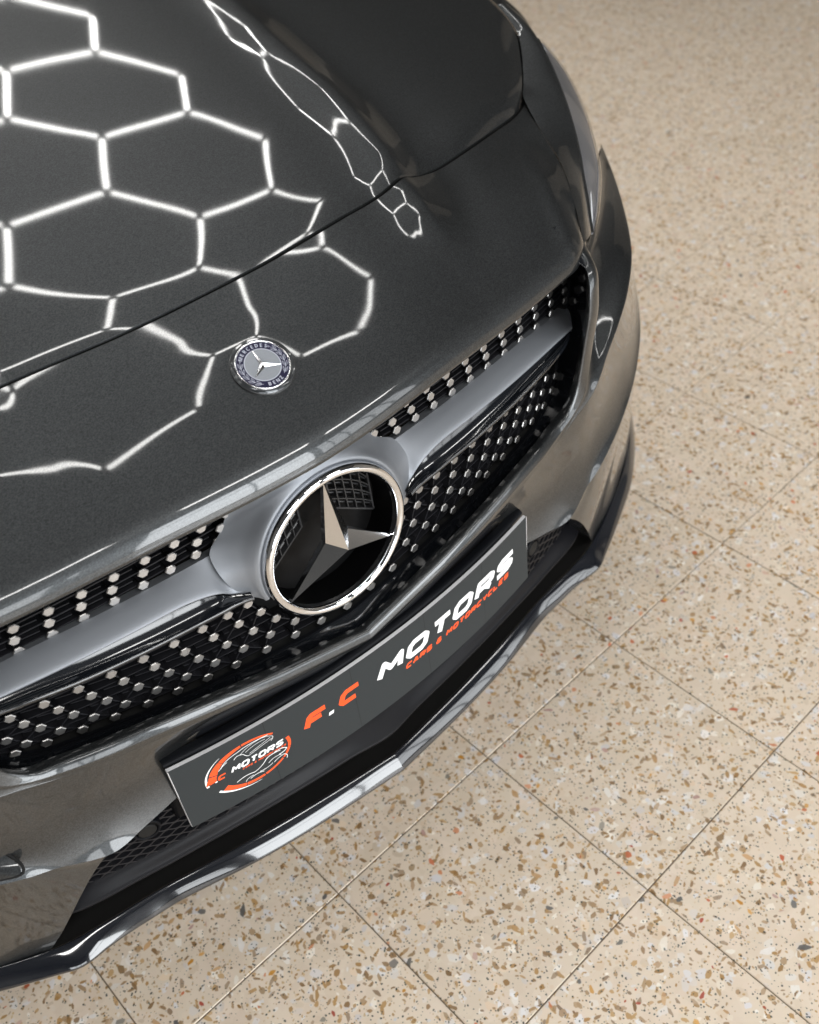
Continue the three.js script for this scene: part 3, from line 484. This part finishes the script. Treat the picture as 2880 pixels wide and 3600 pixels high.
// ---------------------------------------------------------------- small round badge on the nose
{
  const badge = new THREE.Group(); badge.name = 'nose_badge'; car.add(badge); badge.position.set(0, .7938, -.0954); badge.rotation.x = -PI / 2 + .4695;
  const ink = '#b4b7c2';
  const face = canvasTexture(1024, 1024, (g, n) => {
    const c = n / 2, k = n / 2 / 27.5;
    g.fillStyle = '#0d0c30'; g.fillRect(0, 0, n, n);
    g.fillStyle = '#8f9399'; g.beginPath(); g.arc(c, c, 18.2 * k, 0, 7); g.fill();
    g.fillStyle = '#767a80'; for (let i = -60; i < 60; i++) for (let j = -60; j < 60; j++) if ((i + j) % 2 === 0 && Math.hypot(i, j) * .5 < 17.6) { g.beginPath(); g.arc(c + i * .5 * k, c + j * .5 * k, .24 * k, 0, 7); g.fill(); }
    g.strokeStyle = ink; g.lineWidth = .8 * k; g.beginPath(); g.arc(c, c, 18.4 * k, 0, 7); g.stroke(); g.lineWidth = .7 * k; g.beginPath(); g.arc(c, c, 26.6 * k, 0, 7); g.stroke();
    const text = (s, mid, step, r, flip) => { g.fillStyle = ink; g.font = `bold ${Math.round(5.6 * k)}px sans-serif`; g.textAlign = 'center'; g.textBaseline = 'middle'; [...s].forEach((ch, i) => { const a = mid + (i - (s.length - 1) / 2) * step * (flip ? -1 : 1); g.save(); g.translate(c + Math.cos(a) * r * k, c + Math.sin(a) * r * k); g.rotate(a + (flip ? -PI / 2 : PI / 2)); g.fillText(ch, 0, 0); g.restore(); }); };
    text('MERCEDES', -PI / 2, .215, 22.5, false); text('BENZ', PI / 2, .21, 22.5, true);
    // laurel sprigs
    g.lineCap = 'round';
    for (const s of [1, -1]) {
      g.strokeStyle = ink; g.lineWidth = .42 * k; g.beginPath(); g.arc(c, c, 22.5 * k, s > 0 ? -.62 : PI + .62, s > 0 ? .98 : PI - .98, s < 0); g.stroke();
      for (let i = 0; i < 5; i++) { const a = -.42 + i * .30; for (const q of [-1, 1]) { const r0 = 22.5, r1 = 22.5 + q * 2.3; const ang = (t) => (s > 0 ? t : PI - t); g.beginPath(); g.moveTo(c + Math.cos(ang(a + .12)) * r0 * k, c + Math.sin(ang(a + .12)) * r0 * k); g.quadraticCurveTo(c + Math.cos(ang(a + .03)) * (r1 + q * .6) * k, c + Math.sin(ang(a + .03)) * (r1 + q * .6) * k, c + Math.cos(ang(a - .14)) * r1 * k, c + Math.sin(ang(a - .14)) * r1 * k); g.quadraticCurveTo(c + Math.cos(ang(a - .02)) * (r0 + q * .3) * k, c + Math.sin(ang(a - .02)) * (r0 + q * .3) * k, c + Math.cos(ang(a + .12)) * r0 * k, c + Math.sin(ang(a + .12)) * r0 * k); g.stroke(); } }
      const e = s > 0 ? -.70 : PI + .70; g.beginPath(); g.arc(c + Math.cos(e) * 22.5 * k, c + Math.sin(e) * 22.5 * k, .8 * k, 0, 7); g.stroke();
    }
  });
  const disc = new THREE.CircleGeometry(.0268, 64); disc.translate(0, 0, .0022);
  part('badge_face', disc, phys({ name: 'badge enamel', map: face, roughness: .35, metalness: .35, clearcoat: 1, clearcoatRoughness: .05 }), badge);
  part('badge_ring', lathe([[.0258, .0021], [.0262, .0030], [.0270, .0032], [.0276, .0026], [.0278, -.002]], 72), M.chrome, badge);
  part('badge_seat', lathe([[.0278, -.0006], [.0300, -.0004], [.0312, .0006], [.0322, .0004], [.0330, -.004]], 72), M.paint, badge);
  const tri = [], apex = V(0, 0, .0052); for (const a of [90, 210, 330].map((d) => d * PI / 180)) { const p = (t, r, z) => V(Math.cos(t) * r, Math.sin(t) * r, z); tri.push(apex, p(a, .0176, .0027), p(a + PI / 3, .0032, .0027), apex, p(a - PI / 3, .0032, .0027), p(a, .0176, .0027)); }
  const sg = new THREE.BufferGeometry().setFromPoints(tri); sg.computeVertexNormals(); part('badge_star', sg, M.chrome, badge);
}

// ---------------------------------------------------------------- plate and its holder
const sag = (x) => .029 * (1 - (x / .26) ** 2);
{
  const hp = .411, strip = (y, dz, x0 = -.26, x1 = .26, n = 8) => { const r = []; for (let k = 0; k <= n; k++) { const x = lerp(x0, x1, k / n); r.push([x, y, sag(x) + dz - (y - hp) * .025]); } return r; };
  const holder = new THREE.Group(); holder.name = 'plate_holder'; car.add(holder);
  // moulded tray: rounded upper shoulder, groove, then the seat of the plate
  const X = [0, .06, .12, .18, .23, .252, .262, .2655];
  const Ytop = [.476, .4815, .4905, .497, .4985, .4955, .489, .478];
  const Zf = X.map((x) => sag(Math.min(x, .262)));
  const row = (dy, dz, yb) => X.map((x, k) => [x + (k > 5 ? .0 : 0), yb ?? Ytop[k] + dy, Zf[k] + dz]);
  const g = surface([row(.004, -.060), row(.002, -.038), row(-.002, -.022), row(-.0075, -.0165), row(-.0125, -.0165), row(-.0145, -.0205), row(-.018, -.022), row(0, -.022, .35)], { nu: 6, nv: 4, mirror: true });
  const sideRows = [[.2655, .478, -.0017 - .060], [.2660, .478, -.024], [.2640, .476, -.018]].map(([x, y, z]) => [[x, y, z], [x, .42, z], [x, .352, z]]);
  const sd = surface(sideRows, { nu: 3, nv: 3 });
  part('holder_tray', [g, sd, mirrored(sd)], M.black, holder);
  const r1 = surface([strip(.4705, -.018), strip(.4705, -.0075), strip(.4665, -.006)], { nu: 4, nv: 2 });
  part('holder_rail', r1, M.black, holder);

  const plate = new THREE.Group(); plate.name = 'trade_plate'; car.add(plate);
  const front = surface([strip(hp + .055, 0), strip(hp, 0), strip(hp - .055, 0)], { nu: 6, nv: 3 });
  const p = front.attributes.position, uv = front.attributes.uv; for (let i = 0; i < p.count; i++) uv.setXY(i, p.getX(i) / .52 + .5, (p.getY(i) - hp) / .11 + .5);
  const W = 2048, H = 433, k = W / 520;
  const art = canvasTexture(W, H, (g) => {
    g.fillStyle = '#2d3133'; g.fillRect(0, 0, W, H);
    g.scale(k, k);
    for (const x of [106.5, 217.5, 327, 428]) { g.fillStyle = 'rgba(20,22,23,0.55)'; g.fillRect(x, 0, .8, 110); }
    // wide slanted block letters, drawn as strokes in a 1 x 1 cell
    const P = { M: [[[0, 1], [.08, 0], [.5, .62], [.92, 0], [1, 1]]], O: [[[.2, 0], [.8, 0], [1, .2], [1, .8], [.8, 1], [.2, 1], [0, .8], [0, .2], [.2, 0], [.8, 0]]], T: [[[0, 0], [1, 0]], [[.5, 0], [.5, 1]]], R: [[[0, 1], [0, 0], [.8, 0], [1, .15], [1, .42], [.8, .56], [.12, .56]], [[.5, .56], [1, 1]]], S: [[[1, 0], [.2, 0], [0, .15], [0, .34], [.2, .5], [.8, .5], [1, .66], [1, .85], [.8, 1], [0, 1]]], F: [[[0, 1], [0, .15], [.12, 0], [1, 0]], [[0, .52], [.85, .52]]], C: [[[1, 0], [.2, 0], [0, .2], [0, .8], [.2, 1], [1, 1]]], A: [[[0, 1], [.42, 0], [.58, 0], [1, 1]], [[.25, .68], [.8, .68]]], Y: [[[0, 0], [.5, .5], [1, 0]], [[.5, .5], [.5, 1]]], L: [[[0, 0], [0, 1], [1, 1]]], E: [[[1, 0], [.15, 0], [0, .15], [0, .85], [.15, 1], [1, 1]], [[0, .5], [.85, .5]]], '&': [[[1, .55], [.75, 1], [.2, 1], [0, .85], [0, .62], [.2, .48], [.75, .48]], [[.85, 0], [.3, 0], [.15, .12], [.15, .36], [.3, .48]]] };
    const word = (s, x, y, w, h, gap, heavy, color, widths = {}, at) => {
      g.strokeStyle = color; g.lineJoin = 'round'; g.lineCap = 'butt';
      let X = x;
      for (const [n, ch] of [...s].entries()) {
        if (at) X = at[n];
        if (ch === ' ') { X += w * .62; continue; }
        const cw = w * (widths[ch] ?? 1);
        g.lineWidth = heavy;
        for (const line of P[ch]) { g.beginPath(); line.forEach(([a, b], i) => { const yy = y + heavy / 2 + b * (h - heavy), xx = X + heavy / 2 + a * (cw - heavy) + (1 - b) * h * .27; i ? g.lineTo(xx, yy) : g.moveTo(xx, yy); }); g.stroke(); }
        X += cw + gap;
      }
    };
    const O = '#f0562a', Wt = '#f1f2f2';
    word('F', 148.5, 31, 28, 24.5, 0, 7.6, O); word('C', 194.5, 30, 28, 23.5, 0, 7.4, O);
    g.fillStyle = Wt; g.beginPath(); g.moveTo(181, 54); g.lineTo(182.5, 48.8); g.lineTo(189, 48.8); g.lineTo(187.5, 54); g.closePath(); g.fill();
    word('MOTORS', 250, 29.5, 35, 27, 3.6, 8.2, Wt, { M: 1.12, T: .98 }, [249, 292.5, 331.5, 370, 411, 451.5]);
    word('CARS & MOTORCYCLES', 291, 60.5, 9.7, 8.6, 1.2, 2.7, O, { M: 1.12 });
    // round logo
    const cx = 82, cy = 52;
    const arc = (rx, ry, a0, a1, w0, w1, col, dx = 0, dy = 0) => { g.fillStyle = col; g.beginPath(); const n = 40; for (let i = 0; i <= n; i++) { const a = lerp(a0, a1, i / n); g.lineTo(cx + dx + Math.cos(a) * rx, cy + dy + Math.sin(a) * ry); } for (let i = n; i >= 0; i--) { const a = lerp(a0, a1, i / n), w = lerp(w0, w1, i / n); g.lineTo(cx + dx + Math.cos(a) * (rx - w), cy + dy + Math.sin(a) * (ry - w)); } g.closePath(); g.fill(); };
    const D = PI / 180;
    arc(49, 36, 176 * D, 196 * D, 8.5, 9.5, O); arc(49, 36, 198 * D, 228 * D, 9.5, 6.5, O); arc(49, 36, 229 * D, 264 * D, 6.5, 3.6, O); arc(49, 36, 265.5 * D, 312 * D, 3.2, 2.6, O);
    arc(49, 36, -12 * D, 16 * D, 4.4, 3.4, O); arc(49, 36, 17 * D, 41 * D, 3.4, 2.6, O); arc(49, 36, 43 * D, 76 * D, 2.8, 3.0, O); arc(49, 36, 77.5 * D, 104 * D, 3.2, 4.4, O); arc(49, 36, 105 * D, 140 * D, 4.6, 8.5, O);
    arc(53, 40, 172 * D, 236 * D, 3.4, .4, Wt); arc(52, 39, 84 * D, 146 * D, .4, 3.2, Wt);
    g.strokeStyle = Wt; g.lineCap = 'round';
    const line = (w, ...q) => { g.lineWidth = w; g.beginPath(); g.moveTo(q[0], q[1]); for (let i = 2; i < q.length; i += 4) g.quadraticCurveTo(q[i], q[i + 1], q[i + 2], q[i + 3]); g.stroke(); };
    // car outline above the words
    line(.9, 50, 37, 56, 27, 72, 25, 86, 20, 108, 24); line(.6, 74, 31, 84, 23, 100, 23, 108, 25, 113, 30); line(.6, 80, 32, 92, 26, 104, 28); line(.8, 66, 34, 70, 28, 77, 33, 79, 38, 82, 40); line(.6, 82, 40, 96, 36, 112, 33); line(.6, 84, 37, 98, 33, 110, 30); line(.8, 47, 39, 52, 34, 58, 32);
    line(.6, 113, 30, 114, 33, 110, 36);
    // motorcycle outline below them
    line(1.0, 61, 73, 72, 68, 82, 72, 92, 70, 98, 62); line(1.1, 98, 62, 104, 57, 116, 60); line(1.1, 110, 58, 118, 56, 124, 62, 122, 66, 114, 66); line(.8, 100, 70, 108, 64, 116, 68); line(.8, 106, 74, 112, 70, 119, 70, 124, 74, 121, 79); line(.9, 76, 79, 84, 75, 92, 79); line(.7, 70, 80, 73, 75, 80, 76); line(.8, 88, 76, 96, 78, 104, 74);
    word('MOTORS', 58.5, 44, 9.7, 9.6, .9, 2.5, Wt, { M: 1.1, T: .93 });
    word('CARS & MOTORCYCLES', 71, 54.6, 2.75, 3.0, .36, .75, O, { M: 1.12 });
    word('F', 29, 47, 9, 9, 0, 2.7, O); word('C', 42.5, 46.5, 9.5, 8.4, 0, 2.5, O); g.fillStyle = Wt; g.fillRect(39.6, 53.6, 2.6, 2);
  });
  part('plate_face', front, phys({ name: 'printed plate', map: art, roughness: .55, specularIntensity: .4 }), plate);
  const edgeMat = std({ name: 'plate edge', color: L(.62, .61, .62), roughness: .4 });
  const thick = .0045, e = [surface([strip(hp + .055, 0), strip(hp + .055, -thick)], { nu: 6, nv: 1 }), surface([strip(hp - .055, 0), strip(hp - .055, -thick)], { nu: 6, nv: 1 })];
  for (const s of [-1, 1]) e.push(box(s * .26, hp, -thick / 2 - .0001, .0006, .11, thick));
  part('plate_edge', e, edgeMat, plate);
}
// ---------------------------------------------------------------- lower intake
const zMesh = table([[0, -.004], [.10, -.008], [.2, -.019], [.25, -.026], [.3, -.036], [.34, -.046], [.38, -.057], [.42, -.075]]);
{
  const intake = new THREE.Group(); intake.name = 'lower_intake'; car.add(intake);
  const X = [0, .08, .16, .24, .32, .38, .43];
  part('intake_backing', surface([X.map((x) => [x, .41, zMesh(x) - .014]), X.map((x) => [x, .285, zMesh(x) - .014])], { nu: 4, nv: 3, mirror: true }), M.dark, intake);
  // scales: small arched blades in staggered rows
  const arch = table([[0, .40], [.30, .398], [.335, .394], [.366, .371], [.388, .343], [.405, .312], [.42, .29]]);
  const dy = .0066, wave = .0250, amp = .0029;
  for (let j = 0; j < 17; j++) for (const [sx, lo] of [[1, 0], [-1, 0]]) {
    const pos = [], idx = [], n = 130, y0 = .3015 + j * dy;
    let m = 0;
    for (let i = 0; i <= n; i++) {
      const x = lerp(lo, .412, i / n), y = y0 + amp * Math.sin(2 * PI * x / wave + (j % 2) * PI), z = zMesh(x);
      if (y > arch(x) - .002) { m = 0; continue; }
      const o = pos.length / 3; pos.push(sx * x, y + .0008, z - .0003, sx * x, y - .0010, z, sx * x, y + .001, z - .012, sx * x, y - .0012, z - .012);
      if (m) idx.push(o - 4, o - 3, o, o - 3, o + 1, o, o - 4, o, o - 2, o, o + 2, o - 2, o - 3, o - 1, o + 1, o + 1, o - 1, o + 3);
      m = 1;
    }
    const g = new THREE.BufferGeometry(); g.setAttribute('position', new THREE.Float32BufferAttribute(pos, 3)); g.setIndex(idx); const q = g.toNonIndexed(); q.computeVertexNormals(); part('mesh_rib', q, M.fin, intake);
  }
  for (const s of [-1, 1]) {
    const q = new THREE.Group(); q.name = 'parking_sensor'; intake.add(q); q.position.set(s * .2995, .3575, -.0315); q.rotation.y = s * .22;
    part('sensor_face', lathe([[0, .0035], [.009, .0035], [.0108, .0028], [.0112, -.004]], 40), phys({ name: 'sensor grey', color: L(.012, .012, .012), roughness: .5, specularIntensity: .25 }), q);
    part('sensor_collar', lathe([[.0116, -.003], [.0122, .0024], [.0152, .0030], [.0164, .0012], [.0168, -.008]], 40), M.black, q);
  }
  // ledge below the mesh and the dark undercut down to the splitter
  const XL = [0, .05, .12, .2, .26, .30, .34, .38, .408, .43];
  const ledge = [[0, .285, .020], [.05, .285, .0125], [.12, .285, .004], [.2, .285, -.0075], [.26, .285, -.0175], [.30, .285, -.0245], [.34, .285, -.0325], [.38, .285, -.0400], [.408, .285, -.049], [.43, .284, -.064]];
  const back = XL.map((x) => [x, .302, zMesh(x) - .006]);
  const r = (dy, dz) => ledge.map(([x, y, z]) => [x, y + dy, z + dz]);
  part('intake_ledge', surface([back, XL.map((x, k) => [x, .2985, zMesh(x) + .002]), r(.0015, -.003), r(-.0012, 0), r(-.006, -.0015), r(-.022, -.016), r(-.040, -.036)], { nu: 6, nv: 5, mirror: true }), M.ledge, intake);
}
// ---------------------------------------------------------------- gloss black splitter
{
  const low = [[0, .0375], [.03, .0345], [.066, .031], [.122, .0245], [.17, .0175], [.215, .0095], [.262, -.0015], [.306, -.0115], [.342, -.0160], [.375, -.0195], [.400, -.0205], [.420, -.0200], [.435, -.0225], [.458, -.0335], [.49, -.049], [.55, -.080], [.60, -.108], [.655, -.149], [.70, -.189], [.755, -.25], [.815, -.345], [.86, -.47]];
  const top = [[0, .0215], [.03, .0185], [.066, .014], [.122, .0065], [.17, -.001], [.215, -.0085], [.262, -.0175], [.306, -.0265], [.342, -.0320], [.375, -.0360], [.400, -.0400], [.420, -.0435], [.435, -.0475], [.458, -.0555], [.49, -.0695], [.55, -.099], [.60, -.126], [.655, -.166], [.70, -.205], [.755, -.266], [.815, -.36], [.86, -.485]];
  const row = (A, y, dz) => A.map(([x, z], k) => [x, y - (k > 9 && k < 13 ? 0 : 0), z + dz]);
  const mid = low.map(([x, z], k) => [x, .2355, lerp(z, top[k][1], .48) + .0012]);
  part('front_splitter', pair([row(top, .2405, -.0020), row(top, .2425, -.0012), row(top, .2432, .0008), mid, row(low, .2262, -.0006), row(low, .2235, .0002), row(low, .2195, -.002), row(low, .2185, -.06)], { nu: 5, nv: 4, flip: true }), phys({ name: 'gloss black lip', color: L(.008, .009, .012), roughness: .1, clearcoat: 1, clearcoatRoughness: .03 }), car);
  part('splitter_recess_shade', pair([row(top, .212, -.07), row(top, .236, -.012), row(top, .2405, -.0020)], { nu: 5, nv: 2, flip: true }), M.dark, car);  // near-black sheet that paints in the shade behind the lip
}
// ---------------------------------------------------------------- headlights
for (const s of [1, -1]) {
  const lamp = new THREE.Group(); lamp.name = 'headlight'; car.add(lamp); if (s < 0) lamp.scale.x = -1;
  const up = LENS_TOP.slice(0, 8).map(([x, y, z]) => [x + .001, y - .003, z + .001]);
  const lowE = [[.510, .700, -.130], [.540, .686, -.152], [.573, .679, -.184], [.610, .676, -.224], [.662, .679, -.290], [.716, .690, -.362], [.748, .722, -.420], [.730, .778, -.440]];
  const mid = up.map((p, k) => { const q = lowE[k], b = [.0015, .008, .014, .019, .022, .022, .017, .007][k]; return [lerp(p[0], q[0], .45) + b * .75, lerp(p[1], q[1], .45) + b * .35, lerp(p[2], q[2], .45) + b * .75]; });
  part('lens', surface([up, mid, lowE], { nu: 8, nv: 10, flip: true }), M.lens, lamp);
  const inA = up.map(([x, y, z]) => [x - .001, y - .003, z - .003]), inB = lowE.map(([x, y, z]) => [x - .001, y + .002, z - .004]);
  const inM = inA.map((p, k) => { const q = mid[k]; return [q[0] - .0025, q[1] - .0015, q[2] - .0025]; });
  part('lamp_housing', surface([inA, inM, inB], { nu: 6, nv: 6, flip: true }), phys({ name: 'lamp reflector', color: L(.38, .38, .40), metalness: .85, roughness: .32 }), lamp);
  const along = (a, d) => new THREE.CatmullRomCurve3(inA.map((p, k) => V(lerp(p[0], inM[k][0], a) + d * .001, lerp(p[1], inM[k][1], a), lerp(p[2], inM[k][2], a) + d * .001)));
  part('light_guide', new THREE.TubeGeometry(along(.42, 1.2), 40, .0014, 6), std({ name: 'light guide', color: L(.62, .63, .65), roughness: .35 }), lamp);
  part('reflector_rib', [new THREE.TubeGeometry(along(.68, 1.2), 40, .0011, 6), new THREE.TubeGeometry(along(.9, 1.2), 40, .0011, 6)], std({ name: 'dark rib', color: L(.12, .12, .13), roughness: .4 }), lamp);
  part('lens_gasket', new THREE.TubeGeometry(new THREE.CatmullRomCurve3(up.map((p) => V(p[0], p[1], p[2] - .001))), 50, .0026, 6), M.dark, lamp);
}
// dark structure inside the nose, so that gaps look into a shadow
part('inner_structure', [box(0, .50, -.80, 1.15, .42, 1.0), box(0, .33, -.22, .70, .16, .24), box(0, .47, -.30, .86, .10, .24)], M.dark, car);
shade(scene);
renderer.render(scene, camera);
